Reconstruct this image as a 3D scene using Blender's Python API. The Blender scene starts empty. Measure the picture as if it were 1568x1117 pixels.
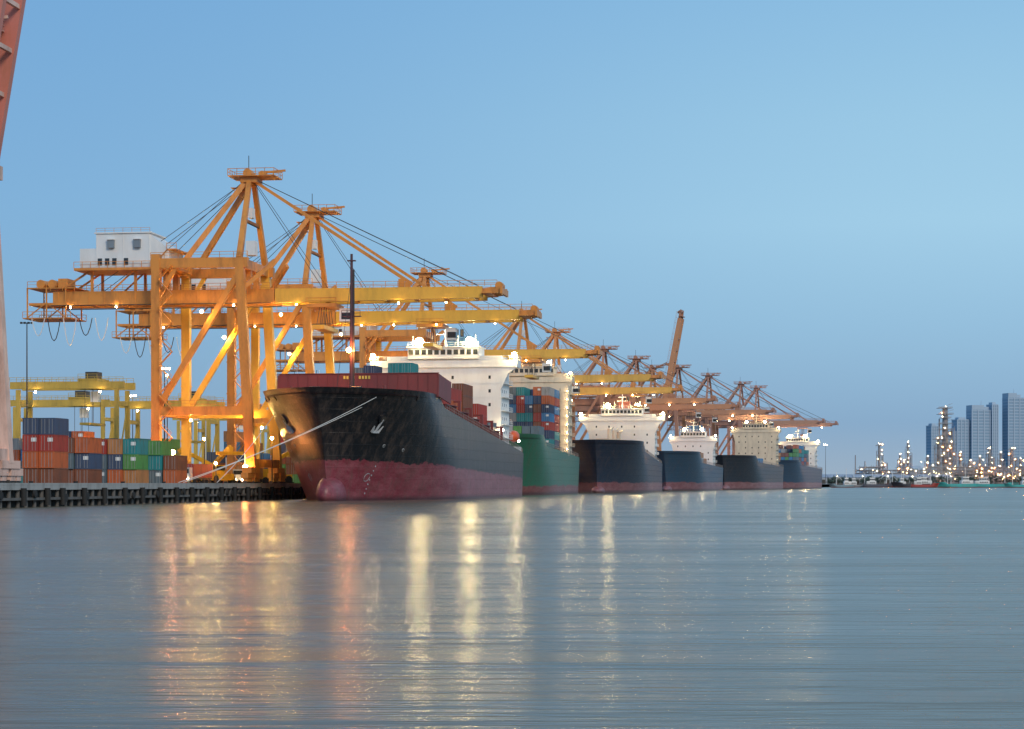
import bpy, math, random
from mathutils import Vector, Matrix
random.seed(7)
scene=bpy.context.scene
def S(r,g,b):
    f=lambda c:(c/12.92 if c<=.04045 else ((c+.055)/1.055)**2.4)
    return (f(r/255),f(g/255),f(b/255),1)
# ---------------------------------------------------------------- materials
MATS={}
def paint(name,col,rough=.5,dirt=.35,scale=.35,metal=0,grime=(0.06,0.04,0.03,1)):
    if name in MATS: return MATS[name]
    m=bpy.data.materials.new(name); m.use_nodes=True; nt=m.node_tree; N=nt.nodes; L=nt.links
    bs=N['Principled BSDF']; bs.inputs['Roughness'].default_value=rough; bs.inputs['Metallic'].default_value=metal
    tc=N.new('ShaderNodeTexCoord'); mp=N.new('ShaderNodeMapping'); mp.inputs['Scale'].default_value=(1,1,.3)
    nz=N.new('ShaderNodeTexNoise'); nz.inputs['Scale'].default_value=scale; nz.inputs['Detail'].default_value=8; nz.inputs['Roughness'].default_value=.7
    L.new(tc.outputs['Object'],mp.inputs[0]); L.new(mp.outputs[0],nz.inputs['Vector'])
    cr=N.new('ShaderNodeValToRGB'); cr.color_ramp.elements[0].position=.45; cr.color_ramp.elements[1].position=.75
    cr.color_ramp.elements[0].color=(0,0,0,1); cr.color_ramp.elements[1].color=(dirt,dirt,dirt,1)
    L.new(nz.outputs['Fac'],cr.inputs[0])
    mx=N.new('ShaderNodeMixRGB'); mx.inputs[1].default_value=col; mx.inputs[2].default_value=grime
    L.new(cr.outputs[0],mx.inputs[0]); L.new(mx.outputs[0],bs.inputs['Base Color'])
    MATS[name]=m; return m
def emit(name,col,st):
    if name in MATS: return MATS[name]
    m=bpy.data.materials.new(name); m.use_nodes=True; bs=m.node_tree.nodes['Principled BSDF']
    bs.inputs['Base Color'].default_value=(.8,.8,.8,1)
    bs.inputs['Emission Color'].default_value=col; bs.inputs['Emission Strength'].default_value=st
    MATS[name]=m; return m
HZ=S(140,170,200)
def hz(c,k): return tuple(c[i]*(1-k)+HZ[i]*k for i in range(3))+(1,)  # distance haze, mixed into the paint colour of far objects
def hull_mat(name,top,boot,b0,slope,wear=.5):
    m=bpy.data.materials.new(name); m.use_nodes=True; nt=m.node_tree; N=nt.nodes; L=nt.links
    bs=N['Principled BSDF']; bs.inputs['Roughness'].default_value=.34
    tc=N.new('ShaderNodeTexCoord'); sp=N.new('ShaderNodeSeparateXYZ'); L.new(tc.outputs['Object'],sp.inputs[0])
    mu=N.new('ShaderNodeMath'); mu.operation='MULTIPLY_ADD'; mu.inputs[1].default_value=slope
    L.new(sp.outputs['Y'],mu.inputs[0]); L.new(sp.outputs['Z'],mu.inputs[2])
    nz=N.new('ShaderNodeTexNoise'); nz.inputs['Scale'].default_value=.3; nz.inputs['Detail'].default_value=10; nz.inputs['Roughness'].default_value=.8
    mp=N.new('ShaderNodeMapping'); mp.inputs['Scale'].default_value=(1,.45,1.4); L.new(tc.outputs['Object'],mp.inputs[0]); L.new(mp.outputs[0],nz.inputs['Vector'])
    ad=N.new('ShaderNodeMath'); ad.operation='MULTIPLY_ADD'; ad.inputs[1].default_value=4.0; L.new(nz.outputs['Fac'],ad.inputs[0]); L.new(mu.outputs[0],ad.inputs[2])
    gt=N.new('ShaderNodeMath'); gt.operation='GREATER_THAN'; gt.inputs[1].default_value=b0+2.0; L.new(ad.outputs[0],gt.inputs[0])
    n2=N.new('ShaderNodeTexNoise'); n2.inputs['Scale'].default_value=.6; n2.inputs['Detail'].default_value=10; n2.inputs['Roughness'].default_value=.8
    m2=N.new('ShaderNodeMapping'); m2.inputs['Scale'].default_value=(1,1,.1); L.new(tc.outputs['Object'],m2.inputs[0]); L.new(m2.outputs[0],n2.inputs['Vector'])
    cr=N.new('ShaderNodeValToRGB'); cr.color_ramp.elements[0].position=.47; cr.color_ramp.elements[1].position=.66
    cr.color_ramp.elements[1].color=(wear,wear,wear,1); L.new(n2.outputs['Fac'],cr.inputs[0])
    cf=N.new('ShaderNodeValToRGB'); cf.color_ramp.elements[0].position=.42; cf.color_ramp.elements[1].position=.66
    cf.color_ramp.elements[0].color=boot; cf.color_ramp.elements[1].color=(boot[0]*1.5+.03,boot[1]*1.8+.05,boot[2]*1.8+.04,1); L.new(nz.outputs['Fac'],cf.inputs[0])
    c=N.new('ShaderNodeMixRGB'); L.new(cf.outputs[0],c.inputs[1]); c.inputs[2].default_value=top; L.new(gt.outputs[0],c.inputs[0])
    d=N.new('ShaderNodeMixRGB'); d.inputs[2].default_value=(.12,.085,.07,1); L.new(cr.outputs[0],d.inputs[0]); L.new(c.outputs[0],d.inputs[1])
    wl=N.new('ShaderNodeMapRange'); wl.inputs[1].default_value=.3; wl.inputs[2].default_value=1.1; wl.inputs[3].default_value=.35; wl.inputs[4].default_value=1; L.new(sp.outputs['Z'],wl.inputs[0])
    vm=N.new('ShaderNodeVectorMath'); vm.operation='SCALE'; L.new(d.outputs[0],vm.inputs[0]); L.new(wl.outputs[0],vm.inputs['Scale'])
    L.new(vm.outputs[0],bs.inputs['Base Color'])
    bt=N.new('ShaderNodeTexBrick'); bt.inputs['Scale'].default_value=.12; bt.inputs['Mortar Size'].default_value=.006
    cb=N.new('ShaderNodeCombineXYZ'); L.new(sp.outputs['Y'],cb.inputs[0]); L.new(sp.outputs['Z'],cb.inputs[1]); L.new(cb.outputs[0],bt.inputs['Vector'])
    bp=N.new('ShaderNodeBump'); bp.inputs['Strength'].default_value=.5; bp.inputs['Distance'].default_value=.2
    a2=N.new('ShaderNodeMath'); a2.operation='ADD'; L.new(bt.outputs['Fac'],a2.inputs[0]); L.new(nz.outputs['Fac'],a2.inputs[1])
    L.new(a2.outputs[0],bp.inputs['Height']); L.new(bp.outputs[0],bs.inputs['Normal'])
    return m
# ---------------------------------------------------------------- mesh builder
class MB:
    def __init__(s): s.v=[];s.f=[];s.m=[];s.ml=[];s.sm=[]
    def mi(s,m):
        if m not in s.ml: s.ml.append(m)
        return s.ml.index(m)
    def add(s,vs,fs,m,smooth=False):
        o=len(s.v); s.v+= [tuple(p) for p in vs]; k=s.mi(m)
        for f in fs: s.f.append([i+o for i in f]); s.m.append(k); s.sm.append(smooth)
    def box(s,x0,x1,y0,y1,z0,z1,m):
        s.add([(x0,y0,z0),(x1,y0,z0),(x1,y1,z0),(x0,y1,z0),(x0,y0,z1),(x1,y0,z1),(x1,y1,z1),(x0,y1,z1)],
              [(0,3,2,1),(4,5,6,7),(0,1,5,4),(1,2,6,5),(2,3,7,6),(3,0,4,7)],m)
    def beam(s,p,q,w,h,m,w2=None,h2=None):
        p=Vector(p);q=Vector(q);d=(q-p)
        if d.length<1e-6:return
        d.normalize(); up=Vector((0,0,1))
        if abs(d.z)>=.95: a=Vector((0,1,0))
        else: a=d.cross(up).normalized()
        b=a.cross(d).normalized(); a=d.cross(b).normalized()
        w2=w2 or w; h2=h2 or h; vs=[]
        for c,ww,hh in((p,w,h),(q,w2,h2)):
            for i,j in((-1,-1),(1,-1),(1,1),(-1,1)): vs.append(c+a*i*ww/2+b*j*hh/2)
        s.add(vs,[(0,1,2,3),(7,6,5,4),(0,4,5,1),(1,5,6,2),(2,6,7,3),(3,7,4,0)],m)
    def cyl(s,p,q,r,m,r2=None,n=10,smooth=True):
        p=Vector(p);q=Vector(q);d=(q-p).normalized(); t=Vector((1,0,0)) if abs(d.x)<.9 else Vector((0,1,0))
        a=d.cross(t).normalized(); b=d.cross(a); r2=r if r2 is None else r2; vs=[]
        for c,rr in((p,r),(q,r2)):
            for i in range(n): an=2*math.pi*i/n; vs.append(c+(a*math.cos(an)+b*math.sin(an))*rr)
        s.add(vs,[(i,(i+1)%n,n+(i+1)%n,n+i) for i in range(n)],m,smooth)
        s.add(vs,[tuple(range(n-1,-1,-1)),tuple(range(n,2*n))],m)
    def ball(s,c,r,m,n=8,sc=(1,1,1)):
        vs=[];fs=[];R=n//2
        for i in range(R+1):
            th=math.pi*i/R
            for j in range(n):
                ph=2*math.pi*j/n; vs.append((c[0]+r*sc[0]*math.sin(th)*math.cos(ph),c[1]+r*sc[1]*math.sin(th)*math.sin(ph),c[2]+r*sc[2]*math.cos(th)))
        for i in range(R):
            for j in range(n): fs.append((i*n+j,(i+1)*n+j,(i+1)*n+(j+1)%n,i*n+(j+1)%n))
        s.add(vs,fs,m,True)
    def lamp(s,c,r,m): s.ball(c,r,m,6 if r<.7 else 12)
    def rail(s,p,q,m,h=1.1,step=2.5,w=.09):
        p=Vector(p);q=Vector(q);L=(q-p).length;n=max(1,int(L/step)); up=Vector((0,0,h))
        s.beam(p+up,q+up,w,w,m); s.beam(p+up*.5,q+up*.5,w*.7,w*.7,m)
        for i in range(n+1): c=p.lerp(q,i/n); s.beam(c,c+up,w,w,m)
    def obj(s,name,loc=(0,0,0),ang=0,scale=1):
        me=bpy.data.meshes.new(name); me.from_pydata(s.v,[],s.f); 
        for m in s.ml: me.materials.append(m)
        me.polygons.foreach_set('material_index',s.m); me.polygons.foreach_set('use_smooth',s.sm); me.update()
        o=bpy.data.objects.new(name,me); scene.collection.objects.link(o)
        o.location=loc; o.rotation_euler=(0,0,ang); o.scale=(scale,)*3
        return o
# ---------------------------------------------------------------- quay line
QP=[(-118,-100),(-75,200),(-46,405),(-28,525),(-4,670),(10,705),(38,870),(78,1030),(131,1200),(185,1390),(212,1500)]
def edge(Y):
    for (x0,y0),(x1,y1) in zip(QP,QP[1:]):
        if y0<=Y<=y1: return x0+(x1-x0)*(Y-y0)/(y1-y0)
    return QP[-1][0]
def slope(Y): return (edge(Y+40)-edge(Y-40))/80
QZ=3.0
conc=paint('quay_concrete',(.36,.36,.35,1),.85,.6,.5)
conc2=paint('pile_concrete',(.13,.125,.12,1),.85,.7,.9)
dark=paint('quay_dark_concrete',(.06,.058,.055,1),.9,.5,.8)  # even dark concrete tone for recessed quay wall and far bank face
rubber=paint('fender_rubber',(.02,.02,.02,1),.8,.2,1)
asph=paint('yard_asphalt',(.09,.09,.09,1),.9,.3,.05)
g=MB()
out=[(x,y,QZ-.006) for x,y in QP]+[(285,1760,QZ-.006),(380,1800,QZ-.006),(1500,1810,QZ-.006),(6000,1900,QZ-.006),(6000,15000,QZ-.006),(-8000,15000,QZ-.006),(-8000,-100,QZ-.006)]
g.add(out,[tuple(range(len(out)))],asph)
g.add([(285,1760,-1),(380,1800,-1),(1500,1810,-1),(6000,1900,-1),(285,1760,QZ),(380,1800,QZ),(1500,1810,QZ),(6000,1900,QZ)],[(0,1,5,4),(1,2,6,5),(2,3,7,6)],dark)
g.obj('ground')
q=MB(); rq=random.Random(3)
for (x0,y0),(x1,y1) in zip(QP[1:],QP[2:]):
    a=Vector((x0,y0,0));b=Vector((x1,y1,0));d=(b-a).normalized();n=Vector((d.y,-d.x,0));L=(b-a).length
    def pr(o,z): return (a+n*o+Vector((0,0,z)),b+n*o+Vector((0,0,z)))
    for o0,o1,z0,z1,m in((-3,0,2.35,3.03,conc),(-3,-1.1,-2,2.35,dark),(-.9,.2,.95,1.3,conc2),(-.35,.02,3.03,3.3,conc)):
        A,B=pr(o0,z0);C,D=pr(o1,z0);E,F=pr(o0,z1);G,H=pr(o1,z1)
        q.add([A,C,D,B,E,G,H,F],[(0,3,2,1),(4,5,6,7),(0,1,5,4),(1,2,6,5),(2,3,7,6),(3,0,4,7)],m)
    k=0;step=2.9 if y0<450 else 5
    while k<L:
        c=a+d*(k+rq.uniform(-.3,.3))
        q.cyl(c+n*(-.45)+Vector((0,0,-1)),c+n*(-.45)+Vector((0,0,2.35)),.3,conc2,n=8)
        if int(k/step)%3==0:
            q.cyl(c+n*.45+Vector((0,0,.2)),c+n*.45+Vector((0,0,2.6)),.4,rubber,n=8)
        if rq.random()<.5:
            t=c+d*1.3+n*.25+Vector((0,0,rq.uniform(1.2,1.9))); q.cyl(t,t+n*.3,.55,rubber,n=12)
        if int(k/step)%7==2:
            q.cyl(c+n*(-.9)+Vector((0,0,3.0)),c+n*(-.9)+Vector((0,0,3.55)),.25,rubber,.35,n=8)
        k+=step
q.obj('quay_wall')
# ---------------------------------------------------------------- cranes
white=paint('white_paint',(.80,.81,.80,1),.45,.25,.3,grime=(.4,.33,.25,1))
dk=paint('dark_steel',(.05,.045,.04,1),.5,.3,1)
glass=paint('dark_glass',(.03,.04,.05,1),.15,.1,1)
lampW=emit('lamp_white',(1,.76,.42,1),200)
lampO=emit('lamp_sodium',(1,.33,.08,1),380)
lampY=emit('lamp_yellow',(1,.60,.15,1),560)
lampS=emit('lamp_small',(1,.74,.38,1),110)
lampF=emit('lamp_ship_flood',(1,.74,.33,1),215)
def crane(Y,s=1.0,raised=None,cols=None,haze=0,trol=14,Xoff=0,house=True,det=True,hx=0,ext=0):
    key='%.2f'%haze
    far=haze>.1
    oc=cols[0] if cols else ((.50,.19,.06,1) if far else (.72,.28,.05,1)); yc=cols[1] if cols else ((.58,.24,.07,1) if far else (.84,.46,.06,1))  # default yellow: lamp light put into the colour of boom and far legs
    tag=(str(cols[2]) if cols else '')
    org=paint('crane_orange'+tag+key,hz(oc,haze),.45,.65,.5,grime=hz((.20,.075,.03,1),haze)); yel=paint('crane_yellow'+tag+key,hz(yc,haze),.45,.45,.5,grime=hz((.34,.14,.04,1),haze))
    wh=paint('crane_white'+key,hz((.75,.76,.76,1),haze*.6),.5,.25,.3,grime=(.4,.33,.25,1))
    m=MB(); G=17.5;W=9.5; R=det; AX=-1.6
    for b in(-W,W):
        lc=org if (b<0 or cols) else yel
        m.beam((1.6,b,3),(-.8,b,44),1.5,1.9,lc,1.4,1.7)
        m.beam((-G,b,3),(-G,b,45),1.5,1.7,lc)
        for z in(9,20,27,34): m.box(-G-.95,-G+.95,b-.82,b+.82,z,z+.25,lc)
        m.beam((-G,b,14.4),(1,b,14.4),1.1,1.7,lc)
        m.rail((-G,b-.5,15.3),(1,b-.5,15.3),org)
        m.beam((-G+.6,b,15.4),(-1.3,b,40.5),.9,1.1,lc)
        m.beam((-G-1,b,43.2),(1,b,43.2),1.2,1.9,org)
        m.rail((-G-1,b-.6,44.2),(1,b-.6,44.2),org)
        m.beam((-.8,b,44),(AX+.6,b*.16,60.5),1.1,1.2,org,.9,.9)
        m.beam((-13.5,b*.5,44),(AX,b*.14,60.5),.8,1.0,org)
        m.beam((-1,b*.56,52),(-1,-b*.56,52),.5,.6,org)
        m.beam((-G,b,36),(-G+4,b,42.5),.6,.8,lc)
        if not cols: m.beam((-.4,b,38),(5,b*.5,44),.7,.8,org)
        for a in(1.6,-G):
            for sg in(-1,1):
                c=b+sg*2.6
                m.box(a-.7,a+.7,c-2.1,c+2.1,1.3,2.3,lc)
                for w in(-1.4,-.5,.5,1.4): m.cyl((a-.35,c+w*1.05,.45),(a+.35,c+w*1.05,.45),.45,dk,n=10)
                for w in(-1,1): m.box(a-.5,a+.5,c+w-.8,c+w+.8,.6,1.3,lc)
            m.box(a-.9,a+.9,b-3.2,b+3.2,2.3,3.4,lc)
            m.box(a-1.1,a-.9,b-1,b+1,3.4,6,wh)
        if b<0 and R:
            z=3.5;k=0
            while z<42:
                y0,y1=(b-1.4,b-1.4); x0,x1=(-G+.9,-G+3.6) if k%2 else (-G+3.6,-G+.9)
                m.beam((x0,y0,z),(x1,y1,z+2.8),.7,.12,org); m.beam((x0,y0-.35,z+1),(x1,y1-.35,z+3.8),.07,.07,org)
                z+=2.8;k+=1
    for a in(1.6,-G): m.box(a-.7,a+.7,-W,W,3.4,5.0,org)
    for a,z in((-.8,43.2),(-G,43.2),(-G,14.4)): m.box(a-.8,a+.8,-W+.5,W-.5,z-.94,z+.94,org)
    for a in(-.8,-G):
        for b in(-3,3): m.box(a-.6,a+.6,b-.6,b+.6,38.6,42.3,org)
    hinge=Vector((4.6,0,37.2))
    def T(p):
        if raised is None: return p
        v=Vector(p)-hinge; c,sn=math.cos(raised),math.sin(raised)
        return (hinge.x+hx+v.x*c-v.z*sn,v.y,hinge.z+v.x*sn+v.z*c)
    ge=4.5 if not cols else 0
    for b in(-3,3):
        m.box(-41,ge,b-.55,b+.55,35.8,38.6,org)
        for i in range(13): m.box(-40+i*3.2,-39.85+i*3.2,b-.63,b+.63,35.8,38.6,org)
        m.beam(T((4.7,b,37.2)),T((46+ext,b,37.4)),1.1,2.8,yel,1.1,2.2)
        m.beam(T((46+ext,b,37.5)),T((50+ext,b,37.9)),.8,1.2,org)
        m.box(-41,ge-.5,b*1.45-.5,b*1.45+.5,35.7,35.8,dk)
        m.rail((-41,b*1.6,38.6),(ge-.5,b*1.6,38.6),org)
        p0=Vector(T((5,b*1.35,38.6)));p1=Vector(T((49+ext,b*1.35,38.5)))
        up=Vector(T((5,0,39.8)))-Vector(T((5,0,38.7)))
        for h in(.5,1): m.beam(p0+up*h,p1+up*h,.09,.09,org)
        for i in range(19): c=p0.lerp(p1,i/18); m.beam(c,c+up,.09,.09,org)
        m.beam(T((30,b,38.4)),T((30,b,40.2)),.6,1.2,org)
        if raised is None:
            m.beam((AX+1,b*.3,60.5),(31,b,39.8),.35,.55,org); m.beam((AX+1,b*.3,60.9),(45,b,38.8),.1,.1,dk)
            m.beam((AX+1,b*.3,60.5),(14,b,38.9),.1,.1,dk)
        else:
            m.beam((AX+1,b*.3,60.5),T((31,b,39.8)),.3,.45,org)
        m.beam((AX,b*.3,61),(-20,b,44.5),.1,.1,dk); m.beam((AX,b*.3,60.5),(-33,b,39),.1,.1,dk)
        m.beam((-33,b,38.6),(-33,b,43),.5,.5,org); m.beam((-24,b,38.6),(-24,b,43),.5,.5,org); m.beam((-40,b,38.6),(-33,b,43),.35,.35,org)
        m.beam((-29,b,38.6),(-24,b,43),.3,.3,org)
    for i in range(15):
        a=-40+i*6
        if a<2: m.box(a,a+.6,-2.4,2.4,36,36.8,org)
        else: m.beam(T((a+.3,-2.4,36.6)),T((a+.3,2.4,36.6)),.5,.6,org)
    m.beam(T((47+ext,-4.5,37.2)),T((47+ext,4.5,37.2)),2,.3,org); m.beam(T((49.8+ext,-4,37.6)),T((49.8+ext,4,37.6)),.5,1.2,org); m.cyl(T((49+ext,-1.5,38.8)),T((49+ext,1.5,38.8)),.8,org)
    X0=AX
    m.box(X0-1.2,X0+2.2,-2.2,2.2,59.9,61,org); m.box(X0-3.4,X0+6,-3.2,3.2,61,61.2,org)
    for b in(-3.2,3.2): m.rail((X0-3.4,b,61.2),(X0+6,b,61.2),org,1.3,1.6,.11)
    m.rail((X0+6,-3.2,61.2),(X0+6,3.2,61.2),org,1.3,1.6); m.rail((X0-3.4,-3.2,61.2),(X0-3.4,3.2,61.2),org,1.3,1.6)
    m.cyl((X0,-1.2,61.9),(X0,1.2,61.9),.9,org); m.cyl((X0+3,-1.2,61.7),(X0+3,1.2,61.7),.6,org); m.beam((X0+2,0,62),(X0+7.5,0,62.4),.3,.4,org); m.beam((X0,0,62),(X0,0,65.5),.12,.12,dk)
    m.box(X0-3.4,X0-1.0,-1,1,59,59.1,org); m.beam((X0-3.4,-1,59.1),(X0,-1,56),.15,.15,org)
    m.box(.4,2.2,-9.2,-7,44.6,47.4,wh); m.box(-1.4,-.6,-1,1,53,55,wh)
    m.box(-47,-37,-4.4,4.4,33.2,33.4,org)
    for b in(-4.4,4.4):
        m.rail((-47,b,33.4),(-37,b,33.4),org,1.2,1.8); m.rail((-46,b,39.4),(-36,b,39.4),org,1.2,1.8)
        for a in(-46,-42,-38): m.beam((a,b,33.4),(a,b,39.4),.25,.25,org)
        m.beam((-46,b,33.4),(-42,b,36.4),.2,.2,org); m.beam((-42,b,36.4),(-38,b,33.4),.2,.2,org)
    m.box(-46,-36,-4.4,4.4,39.2,39.4,org); m.box(-46,-41,-3.6,3.6,35.9,36.4,org)
    for a in(-44,-41.6): m.cyl((a,-2.5,40.3),(a,2.5,40.3),.9,org)
    m.box(-40.5,-38.5,-2,2,39.4,41.4,org)
    if R:
        for k in range(5):
            x0=-45+k*3.3;w=2.7;dep=3.5+((k*7)%3)
            pts=[(x0+w*t/6,-4.6,33.2-dep*(1-((t-3)/3)**2)) for t in range(7)]
            for p,r in zip(pts,pts[1:]): m.beam(p,r,.14,.14,dk if k%2 else wh)
    if house:
        m.box(-36,-15,-5.2,5.2,42.6,43.1,org)
        for b in(-5.2,5.2): m.rail((-36,b,43.1),(-15,b,43.1),org,1.2,1.7)
        m.box(-35,-31.6,-4.5,4.5,43.1,47,wh)
        m.box(-31.6,-20.5,-4.6,4.6,43.1,49.9,wh); m.box(-31.9,-20.2,-4.9,4.9,49.9,50.15,wh)
        x0,x1=-20.5,-16.6
        m.add([(x0,-4.5,43.1),(x1,-4.5,43.1),(x1,-4.5,46.6),(x0,-4.5,49.7),(x0,4.5,43.1),(x1,4.5,43.1),(x1,4.5,46.6),(x0,4.5,49.7)],[(0,1,2,3),(7,6,5,4),(1,5,6,2),(3,2,6,7)],wh)
        for a in(-28.4,-23): 
            m.box(a-.65,a+.65,-5.3,-4.6,47,48.6,paint('vent_grey',(.2,.24,.28,1),.5)); m.box(a-.75,a+.75,-5.5,-4.6,48.6,48.75,wh)
        for a in(-30.8,-29.3,-27.8,-25.4): m.box(a-.45,a+.45,-4.66,-4.55,43.6,45,glass)
        for a in(-31.5,-26,-20.6): m.box(a-.06,a+.06,-4.68,-4.6,43.1,49.9,wh)
        m.rail((-31.6,-4.6,50.1),(-20.5,-4.6,50.1),org,.9,1.8,.06)
        m.beam((-20,-4.8,43.1),(-16.8,-4.8,46.6),.6,.1,org); m.box(-17,-15,-4.8,4.8,46.5,46.7,org); m.rail((-17,-4.8,46.7),(-15,-4.8,46.7),org)
    if raised is None:
        a=trol
        m.box(a-3,a+3,-3.4,3.4,34.9,35.6,org); m.box(a+3.2,a+5.4,-1.4,1.2,32.2,34.8,wh); m.box(a+3.6,a+5.5,-1.5,1.3,32.6,33.9,glass)
        m.rail((a-3,-3.6,35.6),(a+3,-3.6,35.6),org)
        m.box(a-1.2,a+1.2,-6,6,30.4,31.2,yel)
        for b in(-5,-2,2,5):
            for c in(-1,1): m.beam((a+c*.5,b*.5,35),(a+c*.5,b,31.2),.1,.1,dk)
    rl=random.Random(int(Y))
    for i,a in enumerate((-36,-29,-15,-4,10,19,29,40)):
        if raised is not None and a>4: continue
        if rl.random()<(.6 if far else .12): continue
        m.lamp((a+rl.uniform(-1.5,1.5),-3.9,35.4),rl.uniform(.14,.24) if not far else .27,lampS)
    if not far and raised is None:
        m.lamp((-8,-W-1.2,33.6),.32,lampY)
        m.lamp((-9,W-1.6,30),.32,lampY); m.lamp((-11,-W+1.4,12.6),.28,lampY); m.lamp((-4,W-1.4,12.6),.34,lampY); m.lamp((5.5,-2,33.6),.28,lampY)
    o=m.obj('container_crane',(edge(Y)-3+Xoff,Y,QZ),-math.atan(slope(Y)),s); return o
crane(390,Xoff=.3); crane(441,1.0,trol=26,Xoff=.2)
crane(262,1.0,raised=math.radians(79.5),cols=((.80,.52,.42,1),(.62,.20,.15,1),'salmon'),Xoff=-3.8,trol=0,hx=-3.9)
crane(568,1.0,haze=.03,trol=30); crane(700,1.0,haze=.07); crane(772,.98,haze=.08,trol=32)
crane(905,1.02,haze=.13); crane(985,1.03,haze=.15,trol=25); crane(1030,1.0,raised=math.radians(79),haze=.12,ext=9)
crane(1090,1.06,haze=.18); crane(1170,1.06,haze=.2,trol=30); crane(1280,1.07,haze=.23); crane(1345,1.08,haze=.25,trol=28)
# ---------------------------------------------------------------- containers
CC=[(.42,.05,.035,1),(.55,.13,.04,1),(.06,.09,.16,1),(.12,.17,.2,1),(.24,.08,.04,1),(.10,.30,.08,1),(.02,.26,.28,1),(.5,.22,.08,1),(.03,.06,.14,1),(.36,.36,.36,1),(.05,.22,.45,1)]
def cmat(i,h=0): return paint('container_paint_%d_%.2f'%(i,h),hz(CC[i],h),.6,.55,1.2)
def cont(m,x,y,z,L,ci,h=0,det=True):
    w=2.44;H=2.56;mm=cmat(ci,h)
    x0,x1,y0,y1=x-w/2,x+w/2,y,y+L
    m.box(x0+.05,x1-.05,y0+.05,y1-.05,z+.06,z+H-.06,mm)
    if det:
        for xx in(x0,x1-.14):
            for yy in(y0,y1-.14): m.box(xx,xx+.14,yy,yy+.14,z,z+H,mm)
        for zz in(z,z+H-.13):
            for yy in(y0,y1-.12): m.box(x0+.14,x1-.14,yy+.01,yy+.12,zz,zz+.13,mm)
            for xx in(x0,x1-.12): m.box(xx+.01,xx+.11,y0+.14,y1-.14,zz,zz+.13,mm)
        for k in(-.85,-.35,.35,.85): m.box(x+k-.025,x+k+.025,y0-.02,y0+.04,z+.15,z+H-.15,paint('lock_rod',(.35,.35,.35,1),.4))
        m.box(x-.015,x+.015,y0+.02,y0+.045,z+.15,z+H-.15,dk)
        if (ci*7+int(z*3))%3==0: m.box(x+.15,x+1.0,y0+.03,y0+.05,z+1.5,z+2.1,white)
        n=int(L/.55)
        for i in range(n):
            yy=y0+.3+i*.55; m.box(x1-.06,x1-.02,yy,yy+.25,z+.2,z+H-.2,mm)
def st(px_x,Y,n,cols=None,L=6.06,seed=0):
    m=MB(); rnd=random.Random(seed)
    for k in range(n):
        cont(m,rnd.uniform(-.04,.04),rnd.uniform(-.2,.2),k*2.6+.02,L,cols[k] if cols else rnd.randrange(len(CC)))
    return m.obj('container_stack',(px_x,Y,QZ),-math.atan(.14))
for i,(x,Y,n,c) in enumerate([
 (-74.5,303,4,[4,1,0,2]),(-72.0,303.2,4,[4,1,0,2]),
 (-73.0,321,3,[4,3,4]),(-70.4,321,3,[4,2,1]),
 (-70.2,333,3,[3,3,0]),(-67.6,333,3,[1,2,7]),(-65.0,333.5,3,[7,5,6]),
 (-65.5,345,3,[4,5,2]),(-62.9,345,3,[3,6,5]),(-60.2,345,2,[1,4]),
 (-92,380,5,None),(-89.4,380,5,None),(-86.8,380,4,None),(-84.2,380,4,None)]):
    st(x,Y,n,c,seed=i)
for i in range(14): st(-72+i*3+ (i%3)*.2,470+i*6,3+(i*5)%3,None,12.1,seed=30+i)
for i in range(16): st(-120+i*2.7,440,3+(i*3)%2,None,12.1,seed=60+i)
# ---------------------------------------------------------------- yard gantry cranes (yellow)
def rtg(X,Y,span=24,h=25):
    y=paint('gantry_yellow',(.60,.40,.07,1),.5,.4,.6); m=MB()
    for sx in(-span/2,span/2):
        for sy in(-4,4): m.beam((sx,sy,1.5),(sx,sy,h-2),.9,1.0,y)
        m.box(sx-.5,sx+.5,-6,6,1.2,2.4,y); m.box(sx-.4,sx+.4,-4,4,h-6,h-5,y)
        m.beam((sx,-4,2.4),(sx,4,h-6),.3,.4,y)
        for sy in(-5,-3.4,3.4,5): m.cyl((sx-.4,sy,.75),(sx+.4,sy,.75),.75,rubber,n=12)
    for sy in(-4,4):
        m.box(-span/2-2,span/2+2,sy-.6,sy+.6,h-1.8,h,y); m.rail((-span/2-2,sy-.9,h),(span/2+2,sy-.9,h),y,1.1,1.8)
    m.box(3,8,-4.5,4.5,h,h+.8,y); m.box(4,7,-2,2,h+.8,h+2.6,dk); m.rail((3,-4.5,h+.8),(8,-4.5,h+.8),y); m.box(5,7,-1,1,h-5,h-2.3,white)
    m.box(4,6.5,-6,6,h-11,h-10.4,y)
    for a in(4.3,6.2):
        for b in(-3,3): m.beam((a,b,h-10.4),(a,b,h),.1,.1,dk)
    for a in(-8,9): m.lamp((a,-5,h-2.6),.28,lampS)
    m.obj('yard_gantry_crane',(X,Y,QZ),-.14)
rtg(-112,500,26,26); rtg(-90,520,22,22); rtg(-128,560,26,24); rtg(-84,600,24,22); rtg(-100,680,30,24)
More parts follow.
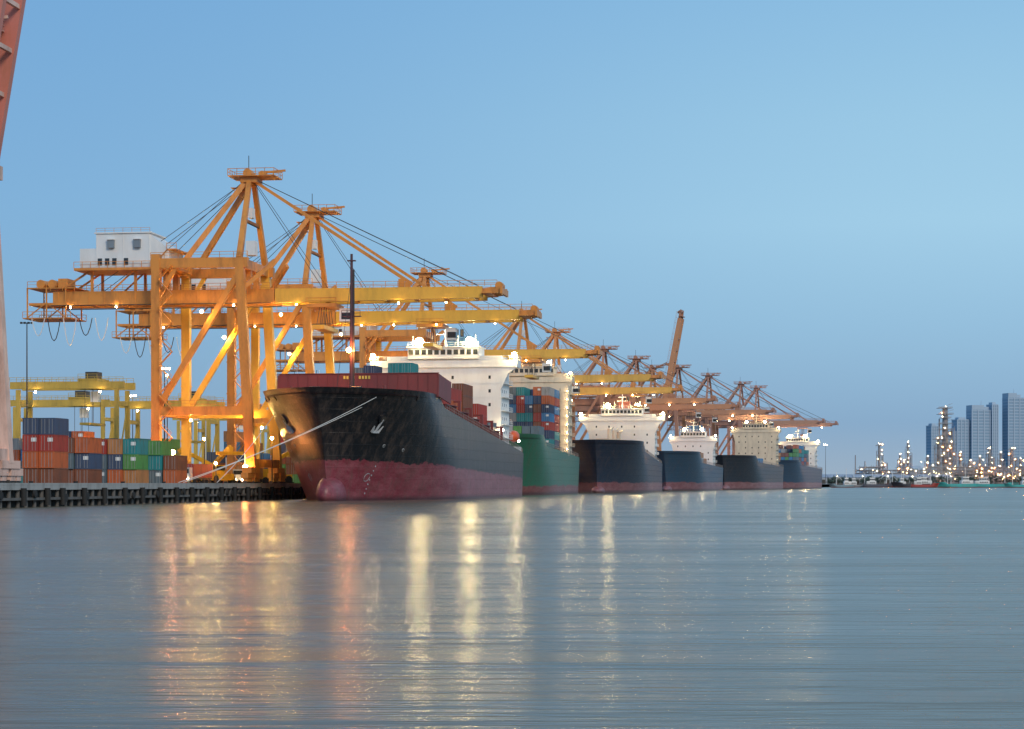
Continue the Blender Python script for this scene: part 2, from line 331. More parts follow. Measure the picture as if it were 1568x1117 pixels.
# ---------------------------------------------------------------- ships
def ship(name,bow,stern,B,top,boot,zb,zm,zs,b0=5,bs=0,fc=.2,rake=8,ent=(.38,.17),haze=0,deckcol=(.16,.05,.04,1),bulb=True,wear=.5):
    bx,by=bow;sx,sy=stern;L=math.hypot(sx-bx,sy-by);ang=-math.atan2(sx-bx,sy-by)
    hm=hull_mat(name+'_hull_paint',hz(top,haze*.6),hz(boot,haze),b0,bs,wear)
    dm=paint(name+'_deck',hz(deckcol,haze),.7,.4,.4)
    def zd(v):
        t=max(0,min(1,v/L))
        if t<fc*.75: return zb
        if t<fc: 
            s=(t-fc*.75)/(fc*.25); s=s*s*(3-2*s); return zb*(1-s)+zm*s
        return zm+(zs-zm)*(t-fc)/(1-fc)
    def v0(z): return -rake*max(0,z/zb)**1.4
    def hb(v,z):
        zn=max(0,min(1,z/zb)); le=L*(ent[0]+(ent[1]-ent[0])*zn**.9)
        s=max(0,min(1,(v-v0(z))/le)); h=B/2*math.sin(s*math.pi/2)**(.95-.3*zn)
        t=v/L
        if t>.85: h*=1-(.45*(1-zn)+.06)*((t-.85)/.15)**2
        return h
    ts=[0,.002,.006,.012,.02,.03,.045,.06,.08,.1,.125,.15,.165,.18,.2,.24,.3,.37,.45,.6,.75,.85,.9,.95,1]
    zf=[-.12,0,.08,.16,.25,.35,.45,.55,.65,.75,.85,.93,1]
    m=MB()
    for sg in(-1,1):
        vs=[]
        for t in ts:
            for z in zf:
                zt=zd(t*L)*z; v=v0(zt)+t*(L-v0(zt)); zz=zd(v)*z
                vs.append((sg*hb(v,zz),v,zz))
        n=len(zf);fs=[]
        for i in range(len(ts)-1):
            for j in range(n-1):
                f=(i*n+j,(i+1)*n+j,(i+1)*n+j+1,i*n+j+1); fs.append(f if sg>0 else f[::-1])
        m.add(vs,fs,hm,True)
    vs=[];
    for z in zf: vs+= [(-hb(L,zd(L)*z),L,zd(L)*z),(hb(L,zd(L)*z),L,zd(L)*z)]
    m.add(vs,[(2*i+1,2*i,2*i+2,2*i+3) for i in range(len(zf)-1)],hm)
    vs=[]
    for t in ts[1:]:
        v=v0(zd(0))*(1-t)+t*L; z=zd(v)-(1.1 if v<fc*L else .05); vs+=[(-hb(v,zd(v)*.97),v,z),(hb(v,zd(v)*.97),v,z)]
    m.add(vs,[(2*i,2*i+1,2*i+3,2*i+2) for i in range(len(ts)-2)],dm)
    if bulb:
        m.ball((0,3.4,b0*.16),1,hm,20,(B*.082,6.6,b0*.5))
    rm=paint('ship_rail_%.2f'%haze,hz((.3,.25,.22,1),haze),.5)
    for sg in(-1,1):
        k=fc*L+1
        while k<L-1:
            k2=min(L-.5,k+6); m.rail((sg*(hb(k,zd(k))-.3),k,zd(k)),(sg*(hb(k2,zd(k2))-.3),k2,zd(k2)),rm,1.2,2,.08); k=k2
    return m,zd,hb,v0,L,ang
def house(m,v,wb,ww,z0,z1,dep,rows,colsn,mat,funnel=None,lamps=True,lr=.75,lm=None,fx=0):
    m.box(-wb/2,wb/2,v,v+dep,z0,z1-2.4,mat)
    y1=v+min(dep,6)
    m.box(-ww/2,ww/2,v-.3,y1,z1-2.6,z1-.9,mat); m.box(-wb/2,wb/2,v+.2,v+dep*.8,z1-2.4,z1+.1,mat)
    for sg in(-1,1):
        p=[(sg*wb/2,z1-2.6),(sg*ww/2,z1-2.6),(sg*(wb/2+(ww-wb)*.22),z1-4.2),(sg*wb/2,z1-8)]
        vs=[(a,v-.1,z) for a,z in p]+[(a,v+1.2,z) for a,z in p]
        m.add(vs,[(0,1,2,3),(7,6,5,4),(1,5,6,2),(2,6,7,3),(0,4,5,1)],mat)
        m.rail((sg*ww/2,v,z1-.9),(sg*ww/2,y1,z1-.9),mat)
    bw=wb*.62
    m.box(-bw/2,bw/2,v-.6,v+dep*.6,z1-.5,z1+2.2,mat); m.box(-bw/2-.4,bw/2+.4,v-.9,v+dep*.6,z1+2.2,z1+2.45,mat)
    n=int(bw/1.5)
    for i in range(n):
        x=-bw/2+(i+.5)*bw/n; m.box(x-.55,x+.55,v-.66,v-.55,z1+.5,z1+1.7,glass)
    for r in range(rows):
        z=z1-5-r*3.3
        if z<z0+1: break
        m.box(-wb/2-.03,wb/2+.03,v-.04,v+.1,z-1.5,z-1.42,mat)
        for c in range(colsn):
            x=-wb/2+(c+.6)*wb/(colsn+.2)
            if (c*5+r*3)%7==6: continue
            m.box(x-.28,x+.28,v-.03,v+.05,z-.4,z+.4,glass); m.box(x-.36,x+.36,v-.02,v+.03,z-.48,z+.48,mat)
        m.box(wb/2,wb/2+.9,v+1,v+dep,z-1.5,z-1.38,mat); m.rail((wb/2+.9,v+1,z-1.4),(wb/2+.9,v+dep,z-1.4),mat,1,2,.07)
        for c in range(3): m.box(wb/2-.02,wb/2+.03,v+2+c*3,v+2.6+c*3,z-.4,z+.4,glass)
    m.cyl((0,v+3,z1+2.4),(0,v+3,z1+9),.28,mat,.15); m.box(-2.2,2.2,v+2.9,v+3.1,z1+5.5,z1+5.7,mat); m.box(-1.5,1.5,v+2.4,v+2.6,z1+7,z1+7.3,mat)
    for x in(-bw/2+1,bw/2-1,-3,3.4): m.beam((x,v+1,z1+2.4),(x,v+1,z1+5.2),.1,.1,mat)
    m.rail((-bw/2,v-.5,z1+2.45),(bw/2,v-.5,z1+2.45),mat,1,1.8,.07); m.ball((bw/2-2,v+3,z1+3.6),.9,mat,10)
    m.rail((-ww/2,v-.3,z1-.9),(-bw/2,v-.3,z1-.9),mat,1,1.8,.08); m.rail((bw/2,v-.3,z1-.9),(ww/2,v-.3,z1-.9),mat,1,1.8,.08)
    if funnel:
        m.box(fx-3,fx+3,v+dep+2,v+dep+9,z0,z1+1,mat); m.box(fx-2.6,fx+2.6,v+dep+2.5,v+dep+8.5,z1+1,z1+6,funnel)
        for x in(-1.3,0,1.3): m.cyl((fx+x,v+dep+5,z1+6),(fx+x,v+dep+5,z1+8),.45,dk)
    if lamps:
        lm=lm or lampF
        for x in(-ww/2+.8,-bw*.33,bw*.38,ww/2-.6):
            zz=z1+3.3 if abs(x)<bw/2 else z1
            m.beam((x,v-.4,z1-.9 if abs(x)>bw/2 else z1+2.4),(x,v-.4,zz),.12,.12,mat); m.lamp((x,v-.9,zz+.3),lr if abs(x)<bw/2 else lr*.6,lm)
def cargo(m,v,rows,nx,tiers,zb,seed,haze=0,L=12.1,cols=None,det=False,x0=None):
    rnd=random.Random(seed)
    for r in range(rows):
        for i in range(nx):
            t=tiers if isinstance(tiers,int) else rnd.choice(tiers)
            for k in range(t):
                x=(i-(nx-1)/2)*2.52 if x0 is None else x0+i*2.52
                cont(m,x,v+r*(L+.9),zb+k*2.6,L,rnd.choice(cols) if cols else rnd.randrange(len(CC)),haze,det)
# --- ship 1
BX=-33.9
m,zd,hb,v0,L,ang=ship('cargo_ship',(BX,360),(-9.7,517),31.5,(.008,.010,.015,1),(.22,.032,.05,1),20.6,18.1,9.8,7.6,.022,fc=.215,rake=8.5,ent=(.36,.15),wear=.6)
mar=paint('maroon_paint',(.22,.045,.045,1),.55,.4,.4)
vb=24
for sg in(-1,1):
    m.beam((sg*16.1,vb,22.4),(sg*16.1,vb+13,21.4),.25,4.4,mar)
m.add([(-16.1,vb,20),(16.1,vb,20),(16.1,vb,24.7),(-15.8,vb,24.7),(-16.1,vb+.3,20),(16.1,vb+.3,20),(16.1,vb+.3,24.7),(-15.8,vb+.3,24.7)],[(0,1,2,3),(7,6,5,4),(3,2,6,7),(1,5,6,2),(0,3,7,4)],mar)
for i in range(17): m.box(-16+i*2,-15.9+i*2,vb-.12,vb,20,24.6,mar)
m.box(-16.2,16.2,vb-.2,vb+.4,24.7,24.85,mar)
yt=paint('yellow_lettering',(.8,.55,.1,1),.5)
for i in range(9):
    if i!=4: m.box(-2.8+i*.62,-2.8+i*.62+.4,vb-.16,vb-.13,23.7,24.3,yt)
mp=paint('mast_maroon',(.09,.03,.04,1),.5)
m.cyl((1.2,14,19),(1.2,14,47),.45,mp,.24); m.box(.4,2.0,13.6,14.4,45.6,45.8,mp); m.box(-.6,3,13.5,14.5,35,35.15,mp); m.rail((-.6,13.4,35.1),(3,13.4,35.1),mp,1.1,1)
m.beam((1.2,14,43),(1.2,2,20.5),.07,.07,dk); m.beam((1.2,13.4,28.4),(2.2,12.4,28.4),.15,.15,mp)
m.lamp((1.0,12.6,28.6),.5,lampO)
m.beam((1.7,13.7,20),(1.7,13.7,44),.06,.3,dk)
for sg in(-1,1):
    m.cyl((sg*4-1,6,20.6),(sg*4+1,6,20.6),.8,dk); m.box(sg*4-1.3,sg*4+1.3,7,8,19.7,21.3,mar)
    m.cyl((sg*9,8,19.7),(sg*9,8,21.6),.3,mar)
grey=paint('anchor_grey',(.36,.38,.4,1),.6,.5,1)
hullm=m.ml[0]
def sidept(sg,v,z):
    p=Vector((sg*hb(v,z),v,z)); dd=(Vector((sg*hb(v+.5,z),v+.5,z))-p).normalized(); u=(Vector((sg*hb(v,z+1),v,z+1))-p).normalized()
    nrm=dd.cross(u).normalized()
    if nrm.x*sg<0: nrm=-nrm
    return p,dd,u,nrm
for sg in(-1,1):
    p,dd,u,nrm=sidept(sg,4.6,13.8); c=p+nrm*.35
    m.cyl(p+u*1.8-nrm*.2,p+u*1.8+nrm*.4,1.1,hullm,n=14); m.cyl(p+u*1.8,p+u*1.8+nrm*.46,.65,dk,n=12)
    m.beam(c+u*1.8,c-u*1.0,.35,.35,grey); m.beam(c-u*1.0-dd*.8,c-u*1.0+dd*.8,.4,.5,grey)
    for s2 in(-1,1): m.beam(c-u*1.1+dd*s2*.8,c+u*.3+dd*s2*1.15,.55,.4,grey,.15,.15)
    for vv,zz in((2,19.0),(6,19.2),(11,19.2),(9,10.3),(15,9.6)):
        p,dd,u,nrm=sidept(sg,vv,zz)
        if zz<12: m.cyl(p-nrm*.1,p+nrm*.06,.35,grey,n=12); m.cyl(p,p+nrm*.09,.2,dk,n=12)
        else: m.cyl(p-nrm*.1,p+nrm*.1,.5,hullm,n=12); m.cyl(p,p+nrm*.13,.32,dk,n=12)
    for k in range(7):
        zz=1.4+k*.85; p,dd,u,nrm=sidept(sg,9.5,zz); m.beam(p+nrm*.02-dd*.12,p+nrm*.02+dd*.12,.05,.3,grey)
    p,dd,u,nrm=sidept(sg,8.5,4.4)
    for k in range(16):
        a0=k*math.pi/8;a1=(k+1)*math.pi/8
        m.beam(p+nrm*.03+(dd*math.cos(a0)+u*math.sin(a0))*.8,p+nrm*.03+(dd*math.cos(a1)+u*math.sin(a1))*.8,.04,.1,grey)
for k in range(5):
    v=40+k*14; z=zd(v+6)
    m.box(-13,13,v,v+12.4,z-.2,z+1.5,mar)
    for x in(-15,15): m.box(x-.3,x+.3,v+12.5,v+13.1,z,z+3.2,mar)
    m.box(-15,15,v+12.6,v+13.0,z+2.8,z+3.2,mar)
    for i in range(0,9):
        m.box(14.3,14.7,v+i*1.4,v+i*1.4+.25,z,z+1.9,mar)
    m.box(13.2,14.9,v,v+12,z+1.9,z+2.05,mar)
cargo(m,36.5,1,11,1,zd(43)+1.2,3,cols=[0,4,1,0],det=True); cargo(m,50,1,11,[2],zd(55)+1.3,4,cols=[0,4,8,1,0],det=True)
cargo(m,64,1,11,[2,3],zd(70)+1.3,5,cols=[0,4,1,2],det=True); cargo(m,41+42,1,11,[2,3],zd(88)+1.5,6,cols=[0,4,1,9,0],det=True); cargo(m,97,1,11,[1,2],zd(102)+1.5,7,cols=[0,4,3])
cont(m,1.5,28,24.0,6,8); cont(m,-1,28,23.6,6,3); cont(m,8.5,30,24.6,6,6); cont(m,6.0,30,24.6,6,6)
m.box(-2.6,10,28,37,19,23.4,mar)
house(m,114,28,36,9,33.8,13,6,6,white,funnel=paint('funnel_blue',(.03,.14,.28,1),.5),lr=1.05)
m.ball((14.3,133,15),1,paint('lifeboat_orange',(.75,.12,.03,1),.4),10,(1.4,3.6,1.5)); m.box(12,15.4,129,138,9.8,12.4,white)
for k,zz in enumerate((12,15,18)): m.rail((-14,129+k,zz),(14,129+k,zz),white)
m.lamp((14.8,112,16),.3,lampW); m.lamp((14.5,140,14),.3,lampW)
m.obj('cargo_ship',(BX,360,0),ang)
# --- ship 2 (green)
m,zd,hb,v0,L,ang=ship('green_ship',(-6,540),(12,662),25,(.03,.17,.10,1),(.2,.05,.05,1),17,14,11.5,2.6,0,fc=.2)
cream=paint('cream_house_paint',(.74,.62,.46,1),.5,.3,.4)
cargo(m,50,1,8,[6,7,7],zd(60)+1,11,cols=[6,0,4,4,1,7,9,10,0,8,8,3,2],det=True); cargo(m,63,1,8,7,zd(60)+1,15,cols=[6,0,4,8,10,3]); cargo(m,26,1,8,[2,3],zd(35)+1,12)
house(m,84,23,26,11,38,12,8,6,cream,funnel=paint('funnel_cream',(.6,.35,.15,1),.5),lr=.5,lm=lampW)
m.box(10,12.5,77,81,12,34,cream)
for k in range(8): m.box(9.8,12.7,76.8,81.2,13+k*2.7,13.2+k*2.7,cream); m.lamp((12.2,76.2,14+k*2.6),.14,lampS)
m.obj('container_ship',(-6,540,0),ang)
# --- ship 3
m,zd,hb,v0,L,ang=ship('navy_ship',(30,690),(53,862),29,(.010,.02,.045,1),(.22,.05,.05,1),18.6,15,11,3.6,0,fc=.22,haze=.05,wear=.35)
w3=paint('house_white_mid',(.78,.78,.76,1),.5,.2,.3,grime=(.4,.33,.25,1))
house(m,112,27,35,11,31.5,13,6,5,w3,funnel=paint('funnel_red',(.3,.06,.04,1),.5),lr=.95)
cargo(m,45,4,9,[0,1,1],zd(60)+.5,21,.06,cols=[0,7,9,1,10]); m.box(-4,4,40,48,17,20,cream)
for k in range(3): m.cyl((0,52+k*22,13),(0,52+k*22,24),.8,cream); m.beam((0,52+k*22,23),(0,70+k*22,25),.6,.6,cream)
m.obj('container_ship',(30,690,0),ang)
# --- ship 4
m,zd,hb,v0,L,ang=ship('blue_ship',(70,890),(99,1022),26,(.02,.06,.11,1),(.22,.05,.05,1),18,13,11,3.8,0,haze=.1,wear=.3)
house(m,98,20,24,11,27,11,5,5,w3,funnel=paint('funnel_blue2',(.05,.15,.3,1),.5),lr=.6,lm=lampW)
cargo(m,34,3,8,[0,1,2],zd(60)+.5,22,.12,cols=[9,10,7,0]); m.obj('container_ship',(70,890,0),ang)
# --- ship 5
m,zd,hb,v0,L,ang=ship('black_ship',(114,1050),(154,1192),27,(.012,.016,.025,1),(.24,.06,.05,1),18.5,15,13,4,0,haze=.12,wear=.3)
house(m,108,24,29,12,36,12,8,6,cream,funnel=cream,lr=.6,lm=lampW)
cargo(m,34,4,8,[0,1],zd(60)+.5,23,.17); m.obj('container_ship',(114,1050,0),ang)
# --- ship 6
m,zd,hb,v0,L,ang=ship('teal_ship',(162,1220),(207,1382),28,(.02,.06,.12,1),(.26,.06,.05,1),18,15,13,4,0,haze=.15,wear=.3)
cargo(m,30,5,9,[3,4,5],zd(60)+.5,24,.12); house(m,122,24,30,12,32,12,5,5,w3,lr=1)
m.obj('container_ship',(162,1220,0),ang)
# mooring lines
def line(p,q,sag,r=.06):
    ml=MB(); rope=paint('rope',(.75,.75,.72,1),.8,.1,1)
    p=Vector(p);q=Vector(q);pr=p
    for i in range(1,17):
        t=i/16; c=p.lerp(q,t)-Vector((0,0,sag*4*t*(1-t))); ml.cyl(pr,c,r,rope,n=5); pr=c
    ml.obj('mooring_line')
line((-23.3,361,19.4),(-56.5,337,3.4),.6); line((-24.8,358,19.0),(-57,335,3.4),.9)
line((-44,372,18),(-53,352,3.4),.8)
# ---------------------------------------------------------------- yard things
def mast(X,Y,h,lit=True):
    m=MB(); m.cyl((0,0,0),(0,0,h),.2,dk,.1); m.beam((-1.2,0,h),(1.2,0,h),.15,.15,dk)
    for x in(-1.1,-.4,.4,1.1):
        m.box(x-.22,x+.22,-.4,-.1,h-.2,h+.2,dk)
        if lit: m.lamp((x,-.6,h),.2,lampW)
    m.obj('light_mast',(X,Y,QZ))
mast(-99,400,33,False); mast(-78,440,26); mast(-120,620,28); mast(240,1500,30); mast(-70,640,28)
def stacker(X,Y,a):
    y=paint('machine_yellow',(.8,.45,.03,1),.45,.3,1); m=MB()
    m.box(-1.7,1.7,-4,3.5,.9,2.2,y); m.box(-1.4,1.4,1.4,3.4,2.2,3.4,y); m.box(-.9,.9,-1.2,.6,2.2,4,y); m.box(-.95,.95,-1.25,.3,2.9,3.8,glass)
    for x in(-1.6,1.6):
        for yy,r in((-3,.95),(2.6,.8)): m.cyl((x-.4,yy,r),(x+.4,yy,r),r,rubber,n=14)
    m.beam((0,3,3.6),(0,-5.5,7.6),.7,.8,y); m.box(-3,3,-6.2,-5.2,6,6.7,y); m.box(-.4,.4,-6,-5,6.7,7.6,y)
    m.obj('reach_stacker',(X,Y,QZ),a)
stacker(-60,400,.6); stacker(-52,425,2.2); stacker(-66,420,-1)
def truck(X,Y,a,ci):
    m=MB(); r=paint('truck_cab',(.5,.5,.52,1),.4)
    m.box(-1.2,1.2,-4.2,-2.2,.9,3.2,r); m.box(-1.1,1.1,-4.26,-4.1,2.1,2.9,glass); m.box(-1.1,1.1,-2,10.5,1,1.3,dk)
    for yy in(-3.4,-.4,8,9.3):
        for x in(-1,1): m.cyl((x-.2,yy,.5),(x+.2,yy,.5),.5,rubber,n=12)
    cont(m,0,-1.8,1.35,12.1,ci); m.lamp((.8,-4.35,1),.12,lampW); m.lamp((-.8,-4.35,1),.12,lampW)
    m.obj('container_truck',(X,Y,QZ),a)
truck(-60,365,-.14,0); truck(-56,410,-.14,7)
def flood(X,Y,h,r,mat_):
    m=MB(); m.cyl((0,0,0),(0,0,h),.12,dk,.08); m.box(-.3,.3,-.2,.2,h,h+.4,dk); m.lamp((0,-.3-r*.5,h+.2),r,mat_); m.obj('quay_floodlight',(X,Y,QZ))
flood(-66.5,372,3,.55,lampO); flood(-65,376,6,.5,lampO); flood(-51.5,379,3.2,.5,lampO); flood(-62,395,9,.24,lampY); flood(-47.5,388,9,.3,lampY)
flood(-70,398,22,.24,lampY); flood(-58,384,4,.26,lampY); flood(-52,430,24,.34,lampY); flood(-43,462,20,.42,lampY); flood(-48,500,12,.4,lampO); flood(-22,600,20,.6,lampO); flood(5,735,16,.8,lampO); flood(25,850,16,.8,lampO); flood(60,960,18,.8,lampO); flood(160,1290,20,1.1,lampO); flood(200,1440,14,1.3,lampO)
# ---------------------------------------------------------------- far bank
def tower(X,Y,w,d,h,col,steps=0):
    m=MB(); gl=paint('tower_glass_%s'%str(col),(.22,.34,.47,1),.5,.15,.02,grime=(.16,.26,.38,1)); sl=paint('tower_slab_%s'%str(col),(.3+col*.15,.42+col*.12,.54+col*.1,1),.6,.2,.05,grime=(.25,.34,.45,1))  # tower colours are pale blue, with distance haze put into them
    m.box(-w/2,w/2,-d/2,d/2,0,h,gl)
    for k in range(int(h/4)+1): m.box(-w/2-.3,w/2+.3,-d/2-.3,d/2+.3,k*4,k*4+1.3,sl)
    n=max(3,int(w/7))
    for i in range(n+1): x=-w/2+i*w/n; m.box(x-.7,x+.7,-d/2-.7,-d/2-.3,0,h,sl)
    m.box(-w*.3,w*.3,-d*.3,d*.3,h,h+4,sl)
    if steps: m.box(-w/2,0,-d/2,d/2,h,h+6,sl)
    if steps: m.cyl((0,0,h+4),(0,0,h+12),.4,sl,.2)
    m.obj('high_rise_building',(X,Y,QZ),.2)
for px,w,h,c,sf in((1427,9,76,.4,0),(1443,14,60,.45,0),(1470,16,84,.35,0),(1502,34,98,.4,1),(1519,8,104,.5,0),(1552,24,114,.35,1),(1590,22,100,.4,0),(1461,9,70,.45,0),(1325,18,14,.45,0),(1400,24,20,.45,0)):
    tower((px-784)*2600/3000,2600,w,18,h,c,sf)
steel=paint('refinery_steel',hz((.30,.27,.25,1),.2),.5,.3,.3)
def column(X,Y,h,r):
    m=MB(); s=steel; rr=random.Random(int(X))
    m.cyl((0,0,0),(0,0,h),r,s,r*.75); m.cyl((r*1.9,0,0),(r*1.9,0,h*.7),r*.35,s); m.cyl((-r*1.6,1,0),(-r*1.6,1,h*.85),r*.2,s)
    for sx in(-2,2.4):
        m.beam((sx*r,-r*1.3,0),(sx*r,-r*1.3,h*.75),.5,.5,s)
    z=5
    while z<h:
        w0=rr.uniform(1.1,2.2)*r; w1=rr.uniform(1.1,2.4)*r; m.box(-w0,w1,-1.5*r,1.5*r,z,z+.4,s); m.rail((-w0,-1.5*r,z),(w1,-1.5*r,z),s,1.4,2,.2); m.beam((-w0,-1.4*r,z),(w1,-1.4*r,z+4.5),.3,.3,s)
        if rr.random()<.85: m.lamp((rr.uniform(-w0,w1),-1.6*r,z+1.5),rr.uniform(.12,.28),rr.choice([lampS,lampS,lampO]))
        z+=rr.uniform(3.5,6.5)
    m.lamp((0,-r,h+1),.25,lampS); m.obj('refinery_tower',(X,Y,QZ))
for px,h,r in((1346,38,1.5),(1352,20,1.4),(1378,28,1.4),(1390,40,1.5),(1384,22,1.8),(1447,74,3.4),(1437,44,2.2),(1456,40,2),(1515,34,1.8),(1532,30,1.6),(1549,34,2),(1500,26,1.4),(1420,26,1.6),(1470,30,1.8),(1485,22,2.4),(1562,24,1.6)):
    column((px-784)*1.9/3,1900,h,r)
rf=MB(); rs=steel; rnd=random.Random(5)
for i in range(170):
    x=330+rnd.random()*190; h=rnd.uniform(4,19); w=rnd.uniform(3,10); y=1840+rnd.random()*50
    if i%4==0: rf.cyl((x,y,0),(x,y,h*.6),w*.7,rs,n=14)
    elif i%7==1: rf.cyl((x,y,0),(x,y,h*1.8),.7,rs,.5,n=8)
    else:
        for zz in range(0,int(h),3): rf.box(x-w,x+w,y,y+8,zz,zz+.5,rs); rf.cyl((x-w,y-.5,zz+1),(x+w,y-.5,zz+1),.35,rs,n=6)
        for xx in(-w,-w/3,w/3,w): rf.beam((x+xx,y,0),(x+xx,y,h),.4,.4,rs)
        rf.beam((x-w,y-.2,0),(x+w,y-.2,h),.3,.3,rs)
    rf.lamp((x+rnd.uniform(-w,w),y-9,rnd.uniform(3,h+3)),rnd.uniform(.1,.28),rnd.choice([lampS,lampO,lampS]))
rf.obj('refinery_plant',(0,0,QZ))
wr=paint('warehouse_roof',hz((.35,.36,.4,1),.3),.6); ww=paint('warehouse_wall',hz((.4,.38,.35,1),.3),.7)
for i in range(6):
    wm=MB(); y=0;x=0
    wm.box(x,x+22,y,y+20,0,6,ww); wm.add([(x-.5,y-.5,6),(x+22.5,y-.5,6),(x+22.5,y+20.5,6),(x-.5,y+20.5,6),(x-.5,y+10,9),(x+22.5,y+10,9)],[(0,1,5,4),(3,4,5,2),(0,4,3),(1,2,5)],wr)
    for k in range(4): wm.box(x+2+k*5,x+5+k*5,y-.1,y,0,4,dk)
    wm.lamp((x+8,y-1,7),.25,lampS)
    wm.obj('waterfront_warehouse',(270+i*24,1815+i*4,QZ))
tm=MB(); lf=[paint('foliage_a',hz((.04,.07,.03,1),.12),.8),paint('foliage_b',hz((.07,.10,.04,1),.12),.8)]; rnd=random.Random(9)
for c in range(150):
    cx=290+rnd.random()*330; cy=1808+rnd.random()*14; R=rnd.uniform(2,5); hh=rnd.uniform(2,6)
    tm.cyl((cx,cy,0),(cx,cy,hh),.35,dk,.2,n=5)
    for k in range(60):
        d=Vector((rnd.gauss(0,1),rnd.gauss(0,1),rnd.gauss(0,1))).normalized()*R*rnd.uniform(.4,1); p=Vector((cx,cy,hh))+Vector((d.x,d.y,d.z*.7))
        a=Vector((rnd.uniform(-1,1),rnd.uniform(-1,1),rnd.uniform(-1,1)))*.9;b=Vector((rnd.uniform(-1,1),rnd.uniform(-1,1),rnd.uniform(-1,1)))*.9
        tm.add([p,p+a,p+a+b,p+b],[(0,1,2,3)],lf[k%2])
tm.obj('tree_line',(0,0,QZ))
def boat(X,Y,Lb,col,hc,z=3.0,flip=1):
    m,zd_,hb_,v0_,L_,an=ship('boat_%d'%X,(X-flip*Lb/2,Y),(X+flip*Lb/2,Y+3),Lb*.22,col,(.25,.05,.04,1),z*1.5,z,z*1.1,.7,0,haze=.06,rake=2,bulb=False)
    m.box(-Lb*.08,Lb*.08,Lb*.58,Lb*.88,z,z+2.8,hc); m.box(-Lb*.06,Lb*.06,Lb*.62,Lb*.78,z+2.8,z+5.6,hc); m.box(-Lb*.07,Lb*.07,Lb*.6,Lb*.8,z+5.6,z+5.8,hc); m.cyl((0,Lb*.7,z+5),(0,Lb*.7,z+13),.2,hc)
    for k in range(5):
        for zz in(1,3.7): m.box(-Lb*.08-.05,Lb*.08+.05,Lb*(.62+k*.035),Lb*(.64+k*.035),z+zz,z+zz+.9,glass)
    m.cyl((0,Lb*.25,z),(0,Lb*.25,z+10),.25,hc); m.beam((0,Lb*.25,z+8),(0,Lb*.5,z+4),.25,.25,hc)
    m.lamp((0,Lb*.7,z+8),.2,lampW); m.obj('river_boat',(X-flip*Lb/2,Y,0),an)
teal=(.05,.42,.40,1)
boat(355,1560,32,teal,w3); boat(388,1580,38,teal,w3,2.8,-1); boat(329,1600,36,(.03,.03,.04,1),w3); boat(324,1540,20,(.45,.07,.05,1),w3,2.4,-1); boat(263,1560,18,(.2,.3,.35,1),w3,2.2); boat(307,1640,26,(.1,.1,.12,1),w3,2.6,-1); boat(399,1540,22,teal,w3,2.4); boat(323,1640,18,(.3,.06,.05,1),w3,2.2); boat(292,1650,20,(.3,.3,.3,1),w3,2.2,-1)
# ---------------------------------------------------------------- water
wt=bpy.data.materials.new('river_water'); wt.use_nodes=True; nt=wt.node_tree;N=nt.nodes;Lk=nt.links
bs=N['Principled BSDF']; bs.inputs['Base Color'].default_value=(.15,.125,.085,1); bs.inputs['IOR'].default_value=1.22
bs.inputs['Specular Tint'].default_value=(1,.90,.78,1)
tc=N.new('ShaderNodeTexCoord')
def nz(scale,vec,det,rough=.6):
    mp=N.new('ShaderNodeMapping'); mp.inputs['Scale'].default_value=vec; Lk.new(tc.outputs['Object'],mp.inputs[0])
    n=N.new('ShaderNodeTexNoise'); n.inputs['Scale'].default_value=scale; n.inputs['Detail'].default_value=det; n.inputs['Roughness'].default_value=rough; Lk.new(mp.outputs[0],n.inputs['Vector']); return n
n0=nz(.22,(.10,1,1),3,.5); n1=nz(.7,(.13,1,1),3,.5); n2=nz(3.0,(.18,1,1),2); n3=nz(.05,(.16,1,1),6,.7)
a1=N.new('ShaderNodeMath'); a1.operation='MULTIPLY_ADD'; a1.inputs[1].default_value=.42; Lk.new(n1.outputs['Fac'],a1.inputs[0]); Lk.new(n0.outputs['Fac'],a1.inputs[2])
ad=N.new('ShaderNodeMath'); ad.operation='MULTIPLY_ADD'; ad.inputs[1].default_value=.08; Lk.new(n2.outputs['Fac'],ad.inputs[0]); Lk.new(a1.outputs[0],ad.inputs[2])
bp=N.new('ShaderNodeBump'); bp.inputs['Strength'].default_value=1; bp.inputs['Distance'].default_value=.34; Lk.new(ad.outputs[0],bp.inputs['Height']); Lk.new(bp.outputs[0],bs.inputs['Normal'])
mr=N.new('ShaderNodeMapRange'); mr.inputs[1].default_value=.35; mr.inputs[2].default_value=.65; mr.inputs[3].default_value=.19; mr.inputs[4].default_value=.27; Lk.new(n3.outputs['Fac'],mr.inputs[0]); Lk.new(mr.outputs[0],bs.inputs['Roughness'])
w=MB(); w.add([(-8000,-300,0),(8000,-300,0),(8000,14000,0),(-8000,14000,0)],[(0,1,2,3)],wt); w.obj('water')
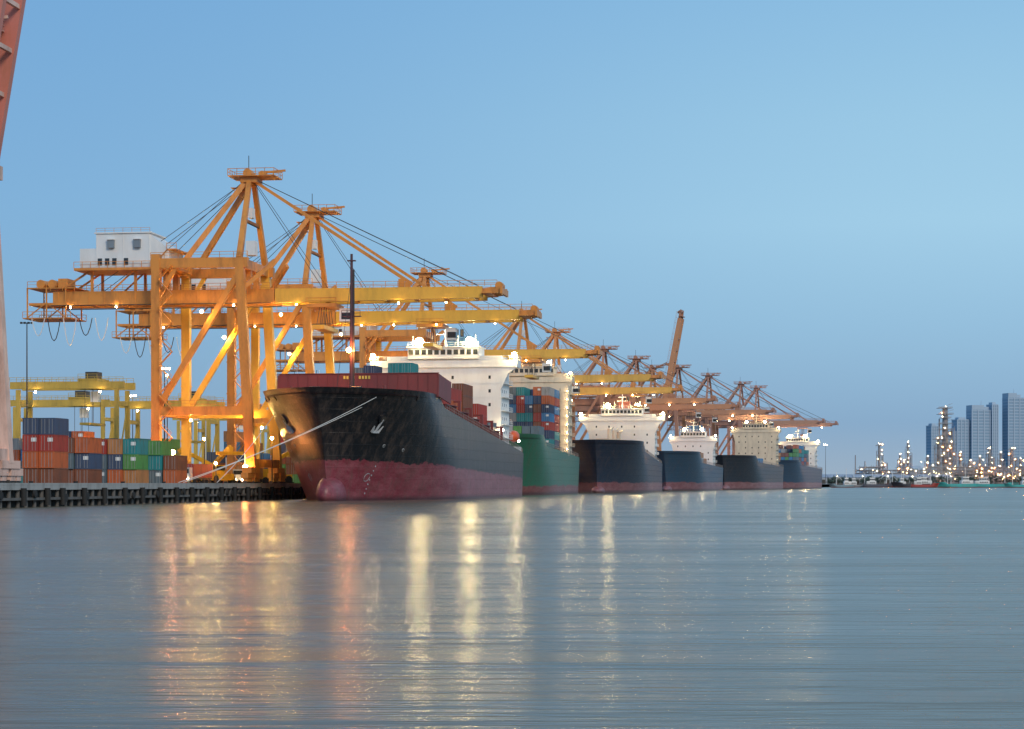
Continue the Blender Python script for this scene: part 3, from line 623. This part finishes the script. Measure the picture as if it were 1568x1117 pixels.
# ---------------------------------------------------------------- sky & sun
wd=bpy.data.worlds.new('World'); scene.world=wd; wd.use_nodes=True; nt=wd.node_tree;N=nt.nodes;Lk=nt.links
bg=N['Background']; tc=N.new('ShaderNodeTexCoord'); sp=N.new('ShaderNodeSeparateXYZ'); Lk.new(tc.outputs['Generated'],sp.inputs[0])
def ramp(stops):
    cr=N.new('ShaderNodeValToRGB'); e=cr.color_ramp.elements; e[0].position=0; e[0].color=S(*stops[0][1]); e[1].position=1; e[1].color=S(*stops[-1][1])
    for p,c in stops[1:-1]:
        k=e.new(p); k.color=S(*c)
    Lk.new(sp.outputs['Z'],cr.inputs[0]); return cr
ra=ramp([(0,(146,170,190)),(.03,(128,164,198)),(.08,(126,172,210)),(.14,(124,174,216)),(.25,(114,168,216)),(.5,(135,180,220)),(1,(130,172,215))])
rb=ramp([(0,(158,178,198)),(.03,(130,168,204)),(.08,(146,190,222)),(.13,(162,207,234)),(.18,(156,203,232)),(.25,(140,191,228)),(.5,(150,195,228)),(1,(130,172,215))])
mr=N.new('ShaderNodeMapRange'); mr.interpolation_type='SMOOTHSTEP'; mr.inputs[1].default_value=-.28; mr.inputs[2].default_value=.28; Lk.new(sp.outputs['X'],mr.inputs[0])
vm=N.new('ShaderNodeMixRGB'); Lk.new(mr.outputs[0],vm.inputs[0]); Lk.new(ra.outputs[0],vm.inputs[1]); Lk.new(rb.outputs[0],vm.inputs[2])
ns=N.new('ShaderNodeTexSky'); ns.sky_type='NISHITA'; ns.sun_disc=False; ns.sun_elevation=math.radians(28); ns.sun_rotation=math.radians(155)
v2=N.new('ShaderNodeVectorMath'); v2.operation='SCALE'; v2.inputs['Scale'].default_value=.1; Lk.new(ns.outputs[0],v2.inputs[0])
mx=N.new('ShaderNodeMixRGB'); mx.inputs[0].default_value=.08; Lk.new(vm.outputs[0],mx.inputs[1]); Lk.new(v2.outputs[0],mx.inputs[2])
Lk.new(mx.outputs[0],bg.inputs[0]); bg.inputs[1].default_value=1.0
sl=bpy.data.lights.new('sun','SUN'); sl.energy=1.6; sl.angle=math.radians(15); sl.color=(1,.86,.70)
so=bpy.data.objects.new('sun',sl); scene.collection.objects.link(so); so.rotation_euler=(math.radians(62),0,math.radians(25))
# ---------------------------------------------------------------- camera
cd=bpy.data.cameras.new('camera'); co=bpy.data.objects.new('camera',cd); scene.collection.objects.link(co)
co.location=(0,0,3.2); co.rotation_euler=(math.radians(90),0,0); cd.sensor_width=36; cd.lens=68.9; cd.shift_y=182.5/1568; cd.clip_end=30000; cd.clip_start=.5
scene.camera=co
scene.view_settings.view_transform='Standard'; scene.view_settings.look='None'; scene.view_settings.exposure=0
